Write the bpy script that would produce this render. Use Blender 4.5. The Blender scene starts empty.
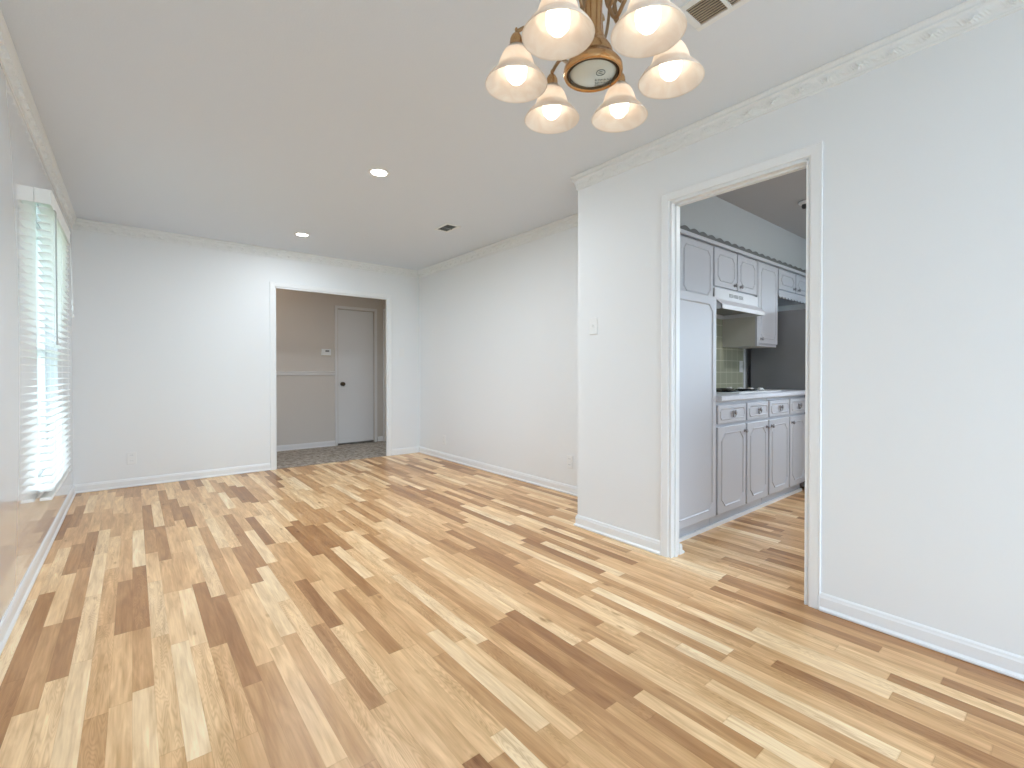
import bpy, math, random
from mathutils import Vector, Matrix
random.seed(7)
PI = math.pi
S = bpy.context.scene
C = S.collection

# ------------------------------------------------------------------ camera
cam = bpy.data.cameras.new('camera'); camo = bpy.data.objects.new('camera', cam); C.objects.link(camo)
S.camera = camo
cam.sensor_width = 36.0
cam.lens = 465.0 / 1024 * 36.0
cam.shift_y = -(384 - 376.33) / 1024
cam.clip_start = 0.02; cam.clip_end = 200
camo.location = (0, 0, 1.0766)
camo.rotation_euler = (math.radians(90 - 0.47), 0, math.radians(-39.19))
# ------------------------------------------------------------------ colour, world, sun
S.view_settings.view_transform = 'Standard'
S.view_settings.look = 'None'
S.view_settings.gamma = 1.0
S.view_settings.use_curve_mapping = False
S.view_settings.exposure = 0.56
S.cycles.use_denoising = True
S.cycles.max_bounces = 10; S.cycles.diffuse_bounces = 7; S.cycles.glossy_bounces = 4
S.cycles.transmission_bounces = 8; S.cycles.transparent_max_bounces = 12
S.cycles.sample_clamp_indirect = 6.0
S.cycles.caustics_reflective = False; S.cycles.caustics_refractive = False
W = bpy.data.worlds.new('sky'); S.world = W; W.use_nodes = True
bg = W.node_tree.nodes['Background']
bg.inputs['Color'].default_value = (0.70, 0.82, 1.0, 1); bg.inputs['Strength'].default_value = 5.8
sun = bpy.data.lights.new('sun', 'SUN'); suno = bpy.data.objects.new('sun', sun); C.objects.link(suno)
sun.energy = 2.6; sun.angle = math.radians(0.6); sun.color = (1.0, 0.96, 0.88)
suno.rotation_euler = Vector((1.0, -0.25, -2.4)).to_track_quat('-Z', 'Y').to_euler()

def portal(loc, size, rot):          # guides sky sampling through a window opening, adds no light of its own
    l = bpy.data.lights.new('window_portal', 'AREA'); l.shape = 'RECTANGLE'; l.size, l.size_y = size
    l.cycles.is_portal = True
    o = bpy.data.objects.new('window_portal', l); C.objects.link(o); o.location = loc; o.rotation_euler = rot

# ------------------------------------------------------------------ layout (metres; camera stands at x=0, y=0)
XL, XR, XK = -0.415, 2.995, 2.415        # window wall, far right wall, near right wall
YB, YC, YR = 5.655, 2.233, -2.1          # back wall, end of near right wall, wall behind the camera
HC = 2.44
BT_ = 0.03                               # back wall thickness at its opening
KT = 0.08                                # near right wall thickness
KB, KX, KF = 2.12, 6.3, -1.6             # kitchen: cabinet wall, far wall, wall opposite
HY = 6.92                                # hallway back wall
WY0, WY1, WZ0, WZ1 = 3.70, 4.58, 0.40, 2.03   # window opening

# ------------------------------------------------------------------ materials
def mat(name, col, rough=0.5, metal=0.0, spec=0.5, bump=None, noise=None, emit=None, coat=0):
    m = bpy.data.materials.new(name); m.use_nodes = True; nt = m.node_tree; b = nt.nodes['Principled BSDF']
    b.inputs['Base Color'].default_value = (*col, 1); b.inputs['Roughness'].default_value = rough
    b.inputs['Metallic'].default_value = metal; b.inputs['Specular IOR Level'].default_value = spec
    b.inputs['Coat Weight'].default_value = coat
    b.inputs['Coat Roughness'].default_value = 0.045
    tc = None
    if bump or noise:
        tc = nt.nodes.new('ShaderNodeTexCoord')
    if noise:                             # (scale, amount)
        n = nt.nodes.new('ShaderNodeTexNoise'); n.inputs['Scale'].default_value = noise[0]; n.inputs['Detail'].default_value = 4
        nt.links.new(tc.outputs['Object'], n.inputs['Vector'])
        r = nt.nodes.new('ShaderNodeMapRange'); r.inputs['To Min'].default_value = 1 - noise[1]; r.inputs['To Max'].default_value = 1 + noise[1]
        nt.links.new(n.outputs['Fac'], r.inputs['Value'])
        mx = nt.nodes.new('ShaderNodeVectorMath'); mx.operation = 'SCALE'; mx.inputs[0].default_value = col
        nt.links.new(r.outputs['Result'], mx.inputs['Scale']); nt.links.new(mx.outputs[0], b.inputs['Base Color'])
    if bump:                              # (scale, strength, distance)
        n = nt.nodes.new('ShaderNodeTexNoise'); n.inputs['Scale'].default_value = bump[0]; n.inputs['Detail'].default_value = 3
        nt.links.new(tc.outputs['Object'], n.inputs['Vector'])
        bp = nt.nodes.new('ShaderNodeBump'); bp.inputs['Strength'].default_value = bump[1]; bp.inputs['Distance'].default_value = bump[2]
        nt.links.new(n.outputs['Fac'], bp.inputs['Height']); nt.links.new(bp.outputs['Normal'], b.inputs['Normal'])
    if emit:
        b.inputs['Emission Color'].default_value = (*emit[0], 1); b.inputs['Emission Strength'].default_value = emit[1]
    return m

M = {}
M['wall'] = mat('white_wall_paint', (0.775, 0.80, 0.82), 0.55, spec=0.3, bump=(260, 0.08, 0.002))
M['wall_gloss'] = mat('white_satin_wall_paint', (0.74, 0.76, 0.78), 0.17, spec=0.8, bump=(2.2, 0.03, 0.02), coat=0.9)
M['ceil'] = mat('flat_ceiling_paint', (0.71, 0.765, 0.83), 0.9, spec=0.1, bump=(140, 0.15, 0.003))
M['kceil'] = mat('dimmed_kitchen_ceiling_paint', (0.42, 0.42, 0.43), 0.9, spec=0.1, bump=(140, 0.15, 0.003))  # the kitchen's weak light is put into this darker ceiling colour
M['trim'] = mat('white_trim_paint', (0.80, 0.82, 0.835), 0.32, spec=0.45)
M['crown'] = mat('white_plaster_moulding', (0.775, 0.80, 0.81), 0.5, spec=0.3)
M['hall'] = mat('beige_hall_paint', (0.62, 0.58, 0.54), 0.6, spec=0.3, bump=(260, 0.08, 0.002))
M['door'] = mat('door_paint', (0.72, 0.71, 0.71), 0.4, spec=0.4)
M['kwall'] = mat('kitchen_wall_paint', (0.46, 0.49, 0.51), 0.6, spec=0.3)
M['cab'] = mat('cabinet_paint', (0.55, 0.57, 0.62), 0.38, spec=0.45)
M['cabside'] = mat('beige_cabinet_side', (0.55, 0.54, 0.49), 0.5)
M['scallop'] = mat('grey_scallop_trim', (0.13, 0.135, 0.14), 0.5)
M['white'] = mat('white_plastic', (0.79, 0.805, 0.81), 0.35)
M['blind'] = mat('white_blind', (0.86, 0.88, 0.87), 0.35, spec=0.4)
M['cord'] = mat('blind_cord', (0.75, 0.76, 0.76), 0.7)
M['wandm'] = mat('grey_plastic_wand', (0.45, 0.47, 0.47), 0.3)
M['dark'] = mat('dark_slot', (0.02, 0.02, 0.02), 0.5)
M['bronze'] = mat('dark_bronze', (0.10, 0.075, 0.05), 0.3, metal=0.85)
M['brass'] = mat('antique_brass', (0.56, 0.33, 0.15), 0.27, metal=0.9, noise=(30, 0.25))
M['armm'] = mat('aged_brass_arm', (0.34, 0.22, 0.12), 0.35, metal=0.9, noise=(40, 0.25))
M['pewter'] = mat('pewter_pull', (0.34, 0.34, 0.36), 0.3, metal=1.0)
M['counter'] = mat('pale_laminate_counter', (0.62, 0.64, 0.70), 0.3, noise=(60, 0.06))
M['black_glass'] = mat('black_cooktop_glass', (0.012, 0.012, 0.014), 0.12)
M['fridge'] = mat('dark_grey_fridge_side', (0.19, 0.195, 0.205), 0.42, noise=(2.0, 0.25))
M['steel'] = mat('brushed_steel', (0.45, 0.46, 0.48), 0.3, metal=1.0)
M['ventm'] = mat('vent_louver', (0.52, 0.44, 0.34), 0.5)
M['ventd'] = mat('vent_grey_louver', (0.22, 0.23, 0.23), 0.5)
M['hoodm'] = mat('hood_enamel', (0.70, 0.71, 0.74), 0.35)
M['bulb'] = mat('lit_bulb', (0.9, 0.88, 0.84), 0.4, emit=((1.0, 0.88, 0.74), 2.4))
M['led'] = mat('lit_led_disc', (0.9, 0.9, 0.9), 0.4, emit=((1.0, 0.97, 0.92), 9.0))
M['spot'] = mat('unlit_bulb_glass', (0.55, 0.62, 0.60), 0.12, spec=0.8, coat=1)
M['print'] = mat('grey_print', (0.10, 0.13, 0.14), 0.6)
M['lawn'] = mat('lawn', (0.20, 0.25, 0.14), 0.9, noise=(3, 0.4))
M['bounce_grey'] = mat('neutral_bounce_grey', (0.48, 0.48, 0.47), 0.9, noise=(3, 0.1))  # plain grey for the added bounce ground

def shade_material():
    m = bpy.data.materials.new('alabaster_glass'); m.use_nodes = True; nt = m.node_tree
    nt.nodes.clear(); out = nt.nodes.new('ShaderNodeOutputMaterial')
    tc = nt.nodes.new('ShaderNodeTexCoord'); n = nt.nodes.new('ShaderNodeTexNoise'); n.inputs['Scale'].default_value = 22; n.inputs['Detail'].default_value = 4; n.inputs['Distortion'].default_value = 1.2
    nt.links.new(tc.outputs['Object'], n.inputs['Vector'])
    cr = nt.nodes.new('ShaderNodeValToRGB'); cr.color_ramp.elements[0].position = 0.35; cr.color_ramp.elements[1].position = 0.7
    cr.color_ramp.elements[0].color = (0.90, 0.82, 0.74, 1); cr.color_ramp.elements[1].color = (0.97, 0.93, 0.87, 1)
    nt.links.new(n.outputs['Fac'], cr.inputs['Fac'])
    d = nt.nodes.new('ShaderNodeBsdfDiffuse'); t = nt.nodes.new('ShaderNodeBsdfTranslucent'); g = nt.nodes.new('ShaderNodeBsdfGlossy')
    g.inputs['Roughness'].default_value = 0.25
    for x in (d, t): nt.links.new(cr.outputs['Color'], x.inputs['Color'])
    m1 = nt.nodes.new('ShaderNodeMixShader'); m1.inputs[0].default_value = 0.58
    nt.links.new(d.outputs[0], m1.inputs[1]); nt.links.new(t.outputs[0], m1.inputs[2])
    m2 = nt.nodes.new('ShaderNodeMixShader'); m2.inputs[0].default_value = 0.05
    nt.links.new(m1.outputs[0], m2.inputs[1]); nt.links.new(g.outputs[0], m2.inputs[2])
    nt.links.new(m2.outputs[0], out.inputs['Surface']); return m
M['shade'] = shade_material()

def glass_material():
    m = bpy.data.materials.new('clear_window_glass'); m.use_nodes = True; nt = m.node_tree; nt.nodes.clear()
    out = nt.nodes.new('ShaderNodeOutputMaterial'); t = nt.nodes.new('ShaderNodeBsdfTransparent'); g = nt.nodes.new('ShaderNodeBsdfGlossy')
    t.inputs['Color'].default_value = (0.93, 0.96, 0.95, 1); g.inputs['Roughness'].default_value = 0.0
    lw = nt.nodes.new('ShaderNodeLayerWeight'); lw.inputs['Blend'].default_value = 0.15
    mx = nt.nodes.new('ShaderNodeMixShader')
    mr = nt.nodes.new('ShaderNodeMath'); mr.operation = 'MULTIPLY'; mr.inputs[1].default_value = 0.5
    nt.links.new(lw.outputs['Fresnel'], mr.inputs[0]); nt.links.new(mr.outputs[0], mx.inputs[0])
    nt.links.new(t.outputs[0], mx.inputs[1]); nt.links.new(g.outputs[0], mx.inputs[2]); nt.links.new(mx.outputs[0], out.inputs['Surface'])
    return m
M['glass'] = glass_material()

def floor_material():
    m = bpy.data.materials.new('maple_strip_laminate'); m.use_nodes = True; nt = m.node_tree; L = nt.links.new
    b = nt.nodes['Principled BSDF']
    def N(t, **k):
        n = nt.nodes.new(t)
        for a, v in k.items(): setattr(n, a, v)
        return n
    def mth(op, a, bb=None, cc=None):
        n = N('ShaderNodeMath', operation=op)
        for i, v in enumerate((a, bb, cc)):
            if v is None: continue
            if isinstance(v, (int, float)): n.inputs[i].default_value = v
            else: L(v, n.inputs[i])
        return n.outputs[0]
    tc = N('ShaderNodeTexCoord'); sp = N('ShaderNodeSeparateXYZ'); L(tc.outputs['Object'], sp.inputs[0])
    x, y = sp.outputs['X'], sp.outputs['Y']
    rw = mth('DIVIDE', mth('ADD', x, 10.069), 0.0585)
    row = mth('FLOOR', rw); fr = mth('FRACT', rw)
    wn = N('ShaderNodeTexWhiteNoise', noise_dimensions='1D'); L(row, wn.inputs['W'])
    w = mth('ADD', mth('DIVIDE', y, 0.66), mth('MULTIPLY', row, 37.31))
    w = mth('ADD', w, mth('MULTIPLY', wn.outputs['Value'], 11.0))
    vo = N('ShaderNodeTexVoronoi', voronoi_dimensions='1D'); vo.inputs['Scale'].default_value = 1.0; vo.inputs['Randomness'].default_value = 0.72
    L(w, vo.inputs['W'])
    ve = N('ShaderNodeTexVoronoi', voronoi_dimensions='1D', feature='DISTANCE_TO_EDGE'); ve.inputs['Scale'].default_value = 1.0; ve.inputs['Randomness'].default_value = 0.72
    L(w, ve.inputs['W'])
    sc = N('ShaderNodeSeparateColor'); L(vo.outputs['Color'], sc.inputs[0])
    r1, r2, r3 = sc.outputs
    cr = N('ShaderNodeValToRGB'); e = cr.color_ramp.elements
    cols = [(0.0, (0.35, 0.16, 0.06)), (0.15, (0.47, 0.24, 0.097)), (0.33, (0.62, 0.35, 0.158)), (0.62, (0.75, 0.465, 0.228)), (0.85, (0.85, 0.575, 0.31)), (1.0, (0.90, 0.675, 0.415))]
    e[0].position, e[0].color = 0, (*cols[0][1], 1); e[1].position, e[1].color = 1, (*cols[-1][1], 1)
    for p, c in cols[1:-1]:
        q = e.new(p); q.color = (*c, 1)
    L(r1, cr.inputs['Fac'])
    # grain: noise stretched along the strip, shifted for every strip
    off = N('ShaderNodeCombineXYZ'); L(mth('MULTIPLY', r2, 50), off.inputs[0]); L(mth('MULTIPLY', r3, 50), off.inputs[1])
    sc1 = N('ShaderNodeVectorMath', operation='MULTIPLY'); L(tc.outputs['Object'], sc1.inputs[0]); sc1.inputs[1].default_value = (32, 3.2, 1)
    ad = N('ShaderNodeVectorMath', operation='ADD'); L(sc1.outputs[0], ad.inputs[0]); L(off.outputs[0], ad.inputs[1])
    n1 = N('ShaderNodeTexNoise'); n1.inputs['Scale'].default_value = 1.0; n1.inputs['Detail'].default_value = 5; n1.inputs['Distortion'].default_value = 0.8; L(ad.outputs[0], n1.inputs['Vector'])
    # cathedral rings: bands of a smooth noise
    sc2 = N('ShaderNodeVectorMath', operation='MULTIPLY'); L(tc.outputs['Object'], sc2.inputs[0]); sc2.inputs[1].default_value = (21, 2.1, 1)
    ad2 = N('ShaderNodeVectorMath', operation='ADD'); L(sc2.outputs[0], ad2.inputs[0]); L(off.outputs[0], ad2.inputs[1])
    n2 = N('ShaderNodeTexNoise'); n2.inputs['Scale'].default_value = 1.0; n2.inputs['Detail'].default_value = 1.5; L(ad2.outputs[0], n2.inputs['Vector'])
    rings = mth('SINE', mth('MULTIPLY', n2.outputs['Fac'], 95.0))
    rings = mth('MULTIPLY', mth('POWER', mth('ABSOLUTE', rings), 3.0), mth('GREATER_THAN', r3, 0.58))
    # knots
    sc3 = N('ShaderNodeVectorMath', operation='MULTIPLY'); L(tc.outputs['Object'], sc3.inputs[0]); sc3.inputs[1].default_value = (15, 5.0, 1)
    kv = N('ShaderNodeTexVoronoi'); kv.inputs['Scale'].default_value = 1.0; L(sc3.outputs[0], kv.inputs['Vector'])
    kn = N('ShaderNodeTexNoise'); kn.inputs['Scale'].default_value = 14.0; L(tc.outputs['Object'], kn.inputs['Vector'])
    kd = mth('ADD', kv.outputs['Distance'], mth('MULTIPLY', mth('SUBTRACT', kn.outputs['Fac'], 0.5), 0.25))
    kmr = N('ShaderNodeMapRange'); kmr.inputs['From Min'].default_value = 0.02; kmr.inputs['From Max'].default_value = 0.16; kmr.inputs['To Min'].default_value = 1; kmr.inputs['To Max'].default_value = 0; L(kd, kmr.inputs['Value'])
    ksc = N('ShaderNodeSeparateColor'); L(kv.outputs['Color'], ksc.inputs[0])
    knot = mth('MULTIPLY', kmr.outputs['Result'], mth('GREATER_THAN', ksc.outputs[0], 0.66))
    # combine as a brightness factor
    sc4 = N('ShaderNodeVectorMath', operation='MULTIPLY'); L(tc.outputs['Object'], sc4.inputs[0]); sc4.inputs[1].default_value = (150, 7, 1)
    ad4 = N('ShaderNodeVectorMath', operation='ADD'); L(sc4.outputs[0], ad4.inputs[0]); L(off.outputs[0], ad4.inputs[1])
    n4 = N('ShaderNodeTexNoise'); n4.inputs['Scale'].default_value = 1.0; n4.inputs['Detail'].default_value = 2; L(ad4.outputs[0], n4.inputs['Vector'])
    f = mth('ADD', 0.42, mth('MULTIPLY', n1.outputs['Fac'], 0.92))
    f = mth('ADD', f, mth('MULTIPLY', n4.outputs['Fac'], 0.34))
    streak = N('ShaderNodeMapRange'); streak.inputs['From Min'].default_value = 0.66; streak.inputs['From Max'].default_value = 0.78; L(n1.outputs['Fac'], streak.inputs['Value'])
    f = mth('SUBTRACT', f, mth('MULTIPLY', rings, 0.13))
    f = mth('SUBTRACT', f, mth('MULTIPLY', knot, 0.42))
    ed = mth('MINIMUM', fr, mth('SUBTRACT', 1.0, fr))
    l1 = mth('LESS_THAN', ed, 0.014); l2 = mth('LESS_THAN', ve.outputs['Distance'], 0.0035)
    f = mth('SUBTRACT', f, mth('MULTIPLY', mth('MAXIMUM', l1, l2), 0.10))
    tint = N('ShaderNodeCombineXYZ'); L(f, tint.inputs[0]); L(mth('POWER', f, 1.35), tint.inputs[1]); L(mth('POWER', f, 1.8), tint.inputs[2])
    vm = N('ShaderNodeVectorMath', operation='MULTIPLY'); L(cr.outputs['Color'], vm.inputs[0]); L(tint.outputs[0], vm.inputs[1])
    L(vm.outputs[0], b.inputs['Base Color'])
    rr = mth('ADD', 0.24, mth('MULTIPLY', n1.outputs['Fac'], 0.14)); L(rr, b.inputs['Roughness'])
    b.inputs['Specular IOR Level'].default_value = 0.45
    bp = N('ShaderNodeBump'); bp.inputs['Strength'].default_value = 0.12; bp.inputs['Distance'].default_value = 0.002
    L(f, bp.inputs['Height']); L(bp.outputs['Normal'], b.inputs['Normal'])
    return m
M['floor'] = floor_material()

def carpet_material():
    m = bpy.data.materials.new('speckled_carpet'); m.use_nodes = True; nt = m.node_tree; L = nt.links.new; b = nt.nodes['Principled BSDF']
    tc = nt.nodes.new('ShaderNodeTexCoord'); n = nt.nodes.new('ShaderNodeTexNoise'); n.inputs['Scale'].default_value = 16; n.inputs['Detail'].default_value = 8; n.inputs['Roughness'].default_value = 0.75
    L(tc.outputs['Object'], n.inputs['Vector'])
    cr = nt.nodes.new('ShaderNodeValToRGB'); cr.color_ramp.elements[0].position = 0.35; cr.color_ramp.elements[0].color = (0.26, 0.22, 0.18, 1)
    cr.color_ramp.elements[1].position = 0.65; cr.color_ramp.elements[1].color = (0.66, 0.61, 0.55, 1)
    L(n.outputs['Fac'], cr.inputs['Fac']); L(cr.outputs['Color'], b.inputs['Base Color']); b.inputs['Roughness'].default_value = 1.0; b.inputs['Specular IOR Level'].default_value = 0.05
    v = nt.nodes.new('ShaderNodeTexVoronoi'); v.inputs['Scale'].default_value = 120; L(tc.outputs['Object'], v.inputs['Vector'])
    bp = nt.nodes.new('ShaderNodeBump'); bp.inputs['Strength'].default_value = 0.6; bp.inputs['Distance'].default_value = 0.01
    L(v.outputs['Distance'], bp.inputs['Height']); L(bp.outputs['Normal'], b.inputs['Normal']); return m
M['carpet'] = carpet_material()

def tile_material():
    m = bpy.data.materials.new('olive_wall_tile'); m.use_nodes = True; nt = m.node_tree; L = nt.links.new; b = nt.nodes['Principled BSDF']
    tc = nt.nodes.new('ShaderNodeTexCoord'); mp = nt.nodes.new('ShaderNodeMapping'); mp.inputs['Rotation'].default_value = (PI/2, 0, 0)
    L(tc.outputs['Object'], mp.inputs['Vector'])
    br = nt.nodes.new('ShaderNodeTexBrick'); br.offset = 0; br.inputs['Scale'].default_value = 1.0; br.inputs['Brick Width'].default_value = 0.108; br.inputs['Row Height'].default_value = 0.108
    br.inputs['Mortar Size'].default_value = 0.003; br.inputs['Color1'].default_value = (0.42, 0.43, 0.31, 1); br.inputs['Color2'].default_value = (0.39, 0.41, 0.30, 1); br.inputs['Mortar'].default_value = (0.66, 0.66, 0.56, 1)
    L(mp.outputs[0], br.inputs['Vector']); L(br.outputs['Color'], b.inputs['Base Color']); b.inputs['Roughness'].default_value = 0.3; return m
M['tile'] = tile_material()

# ------------------------------------------------------------------ mesh helpers
class MB:
    def __init__(s): s.v = []; s.f = []; s.sm = []
    def add(s, vs, fs, smooth=False):
        o = len(s.v); s.v += [tuple(p) for p in vs]; s.f += [tuple(i + o for i in f) for f in fs]; s.sm += [smooth] * len(fs); return s
    def box(s, x0, y0, z0, x1, y1, z1):
        vs = [(x, y, z) for x in (x0, x1) for y in (y0, y1) for z in (z0, z1)]
        return s.add(vs, [(0,1,3,2),(4,6,7,5),(0,4,5,1),(2,3,7,6),(0,2,6,4),(1,5,7,3)])
    def loops(s, rings, closed=True, caps=True, smooth=False):
        """skin a list of equally long rings"""
        n = len(rings[0]); vs = [p for r in rings for p in r]; fs = []
        for i in range(len(rings) - 1):
            for j in range(n if closed else n - 1):
                a = i*n + j; b = i*n + (j+1) % n; fs.append((a, b, b+n, a+n))
        s.add(vs, fs, smooth)
        if caps and closed:
            s.add(rings[0], [tuple(reversed(range(n)))]); s.add(rings[-1], [tuple(range(n))])
        return s
    def lathe(s, prof, c=(0,0,0), seg=32, axis='z', smooth=True):
        rings = []
        for r, h in prof:
            ring = []
            for k in range(seg):
                a = 2*PI*k/seg; p = (r*math.cos(a), r*math.sin(a), h)
                if axis == 'y': p = (p[0], p[2], p[1])
                if axis == 'x': p = (p[2], p[0], p[1])
                ring.append((c[0]+p[0], c[1]+p[1], c[2]+p[2]))
            rings.append(ring)
        return s.loops(rings, caps=False, smooth=smooth)
    def tube(s, pts, r, seg=10, smooth=True):
        pts = [Vector(p) for p in pts]; rings = []; up = Vector((0.013, 0.02, 1)).normalized(); prev = None
        for i, p in enumerate(pts):
            d = (pts[min(i+1, len(pts)-1)] - pts[max(i-1, 0)]).normalized()
            a = prev if prev is not None else (Vector((1,0,0)) if abs(d.z) > 0.9 else up)
            a = (a - d*a.dot(d)).normalized(); prev = a; b = d.cross(a)
            rr = r[i] if isinstance(r, (list, tuple)) else r
            rings.append([p + (a*math.cos(2*PI*k/seg) + b*math.sin(2*PI*k/seg))*rr for k in range(seg)])
        return s.loops(rings, smooth=smooth)
    def prism(s, outline, fn, h0, h1):
        """outline 2D -> extruded; fn(u,v,h)->xyz"""
        return s.loops([[fn(u, v, h0) for u, v in outline], [fn(u, v, h1) for u, v in outline]])
    def xf(s, mtx):
        s.v = [tuple(mtx @ Vector(p)) for p in s.v]; return s
    def build(s, name, m, parent=None, bevel=0, kind=None):
        me = bpy.data.meshes.new(name); me.from_pydata(s.v, [], s.f); me.update()
        me.polygons.foreach_set('use_smooth', s.sm)
        import bmesh
        bm = bmesh.new(); bm.from_mesh(me); bmesh.ops.recalc_face_normals(bm, faces=bm.faces); bm.to_mesh(me); bm.free()
        me.materials.append(m)
        o = bpy.data.objects.new(name, me); C.objects.link(o)
        if parent: o.parent = parent
        if bevel:
            b = o.modifiers.new('bevel', 'BEVEL'); b.width = bevel; b.segments = 2; b.limit_method = 'ANGLE'
        if kind: o['kind'] = kind
        return o
def box(*a): return MB().box(*a)
def grid_wall(us, zs, solid, fn, d0, d1):
    """one watertight slab over a grid of cells; fn(u, d, z) -> xyz; solid(i, j) says whether a cell is wall"""
    mb = MB(); nu, nz = len(us), len(zs); idx = {}; V = []; F = []
    def vid(i, j, k):
        if (i, j, k) not in idx: idx[(i, j, k)] = len(V); V.append(fn(us[i], (d0, d1)[k], zs[j]))
        return idx[(i, j, k)]
    S_ = lambda i, j: 0 <= i < nu-1 and 0 <= j < nz-1 and solid(i, j)
    for i in range(nu-1):
        for j in range(nz-1):
            if not S_(i, j): continue
            for k in (0, 1): F.append((vid(i,j,k), vid(i+1,j,k), vid(i+1,j+1,k), vid(i,j+1,k)))
            if not S_(i-1, j): F.append((vid(i,j,0), vid(i,j+1,0), vid(i,j+1,1), vid(i,j,1)))
            if not S_(i+1, j): F.append((vid(i+1,j,0), vid(i+1,j+1,0), vid(i+1,j+1,1), vid(i+1,j,1)))
            if not S_(i, j-1): F.append((vid(i,j,0), vid(i+1,j,0), vid(i+1,j,1), vid(i,j,1)))
            if not S_(i, j+1): F.append((vid(i,j+1,0), vid(i+1,j+1,0), vid(i+1,j+1,1), vid(i,j+1,1)))
    return mb.add(V, F)
def struct(name, mb, m, bevel=0, parent=None):
    return mb.build(name, m, parent, bevel, None if parent else 'structure')
def thing(name, label, cat, loc=(0,0,0), group=None):
    o = bpy.data.objects.new(name, None); C.objects.link(o); o.location = loc; o.empty_display_size = 0.05
    o['label'] = label; o['category'] = cat
    if group: o['group'] = group
    return o
def tag(o, label, cat, group=None):
    o['label'] = label; o['category'] = cat
    if group: o['group'] = group
    return o

# ------------------------------------------------------------------ floors and ceilings
struct('floor', box(XL-0.12, YR-0.1, -0.06, KX, YB+0.01, 0.0), M['floor'])
struct('floor_hall', box(0.0, YB+0.01, -0.06, 4.6, 8.0, 0.004), M['carpet'])
struct('ceiling', MB().box(XL-0.12, YR-0.1, HC, XR+0.1, YB+BT_, HC+0.08), M['ceil'])
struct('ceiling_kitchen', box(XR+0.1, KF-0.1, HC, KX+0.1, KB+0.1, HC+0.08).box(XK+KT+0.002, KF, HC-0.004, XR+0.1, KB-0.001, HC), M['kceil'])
struct('ceiling_hall', box(0.0, YB+BT_, HC, 4.6, 8.0, HC+0.08), M['ceil'])

# ------------------------------------------------------------------ walls
w = MB()                                   # window wall with its opening
w = grid_wall((YR-0.1, WY0, WY1, YB+0.12), (0, WZ0, WZ1, HC), lambda i, j: not (i == 1 and j == 1), lambda u, d, z: (XL+d, u, z), -0.12, 0)
struct('wall_left', w, M['wall_gloss'])
OX0, OX1, OZ = 1.228, 2.538, 2.02          # hallway opening

w = grid_wall((XL, OX0, OX1, XR+0.1), (0, OZ, HC), lambda i, j: not (i == 1 and j == 0), lambda u, d, z: (u, YB+d, z), 0, BT_)
struct('wall_back', w, M['wall'])
struct('wall_right', MB().box(XR, KB+0.1, 0, XR+0.1, YB, HC), M['wall'])
KY0, KY1, KZ = 0.802, 1.508, 2.060         # kitchen doorway
w = grid_wall((YR, KY0, KY1, YC), (0, KZ, HC), lambda i, j: not (i == 1 and j == 0), lambda u, d, z: (XK+d, u, z), 0, KT)
w.box(XK+KT, KB+0.1, 0, XR, YC, HC)
struct('wall_near_right', w, M['wall'])
RX0, RX1, RZ0, RZ1 = -0.3, 2.3, 0.06, 2.25 # unseen glazed opening behind the camera, sized for more daylight
w = MB().box(XL, YR-0.1, 0, RX0, YR, HC).box(RX1, YR-0.1, 0, XK+KT, YR, HC).box(RX0, YR-0.1, 0, RX1, YR, RZ0).box(RX0, YR-0.1, RZ1, RX1, YR, HC)
struct('wall_rear', w, M['wall'])
# kitchen walls
struct('wall_kitchen_back', MB().box(XK+KT, KB, 0, KX, KB+0.1, HC), M['kwall'])
KFX0, KFX1, KFZ0, KFZ1 = 4.1, 5.1, 1.1, 2.05  # opening for the added window opposite the cabinets
struct('wall_kitchen_front', MB().box(XK+KT, KF-0.1, 0, KFX0, KF, HC).box(KFX1, KF-0.1, 0, KX, KF, HC).box(KFX0, KF-0.1, 0, KFX1, KF, KFZ0).box(KFX0, KF-0.1, KFZ1, KFX1, KF, HC), M['kwall'])
KWY0, KWY1, KWZ0, KWZ1 = -1.0, 1.0, 0.80, 2.1
w = MB().box(KX, KF-0.1, 0, KX+0.1, KWY0, HC).box(KX, KWY1, 0, KX+0.1, KB+0.1, HC).box(KX, KWY0, 0, KX+0.1, KWY1, KWZ0).box(KX, KWY0, KWZ1, KX+0.1, KWY1, HC)
struct('wall_kitchen_right', w, M['kwall'])
SOY = 1.80
struct('wall_soffit', box(XK+KT, SOY, 2.115, KX, KB, HC), M['kwall'])
# hallway
struct('wall_hall_left', box(0.0, YB+BT_, 0, 0.1, 8.0, HC), M['hall'])
HX = 3.035
DX0, DX1, DZ = 2.338, 2.890, 2.012          # hall door
w = MB().box(0.1, HY, 0, DX0, HY+0.1, HC).box(DX1, HY, 0, HX, HY+0.1, HC).box(DX0, HY, DZ, DX1, HY+0.1, HC)
w.box(DX0-0.1, HY+0.1, 0, DX1+0.1, HY+0.14, 2.2)  # added panel behind the door, stops light coming through its gap
struct('wall_hall_back', w, M['hall'])
w = MB().box(HX, 6.86, 0, HX+0.1, HY+0.1, HC).box(HX, 6.0, 2.03, HX+0.1, 6.86, HC).box(HX, YB+BT_, 0, HX+0.1, 6.0, HC)
struct('wall_hall_right', w, M['hall'])
struct('wall_hall_passage', box(4.5, YB+0.12, 0, 4.6, 8.0, HC).box(HX+0.1, 7.9, 0, 4.5, 8.0, HC).box(XR+0.1, YB, 0, 4.6, YB+0.12, HC), M['hall'])

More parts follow.
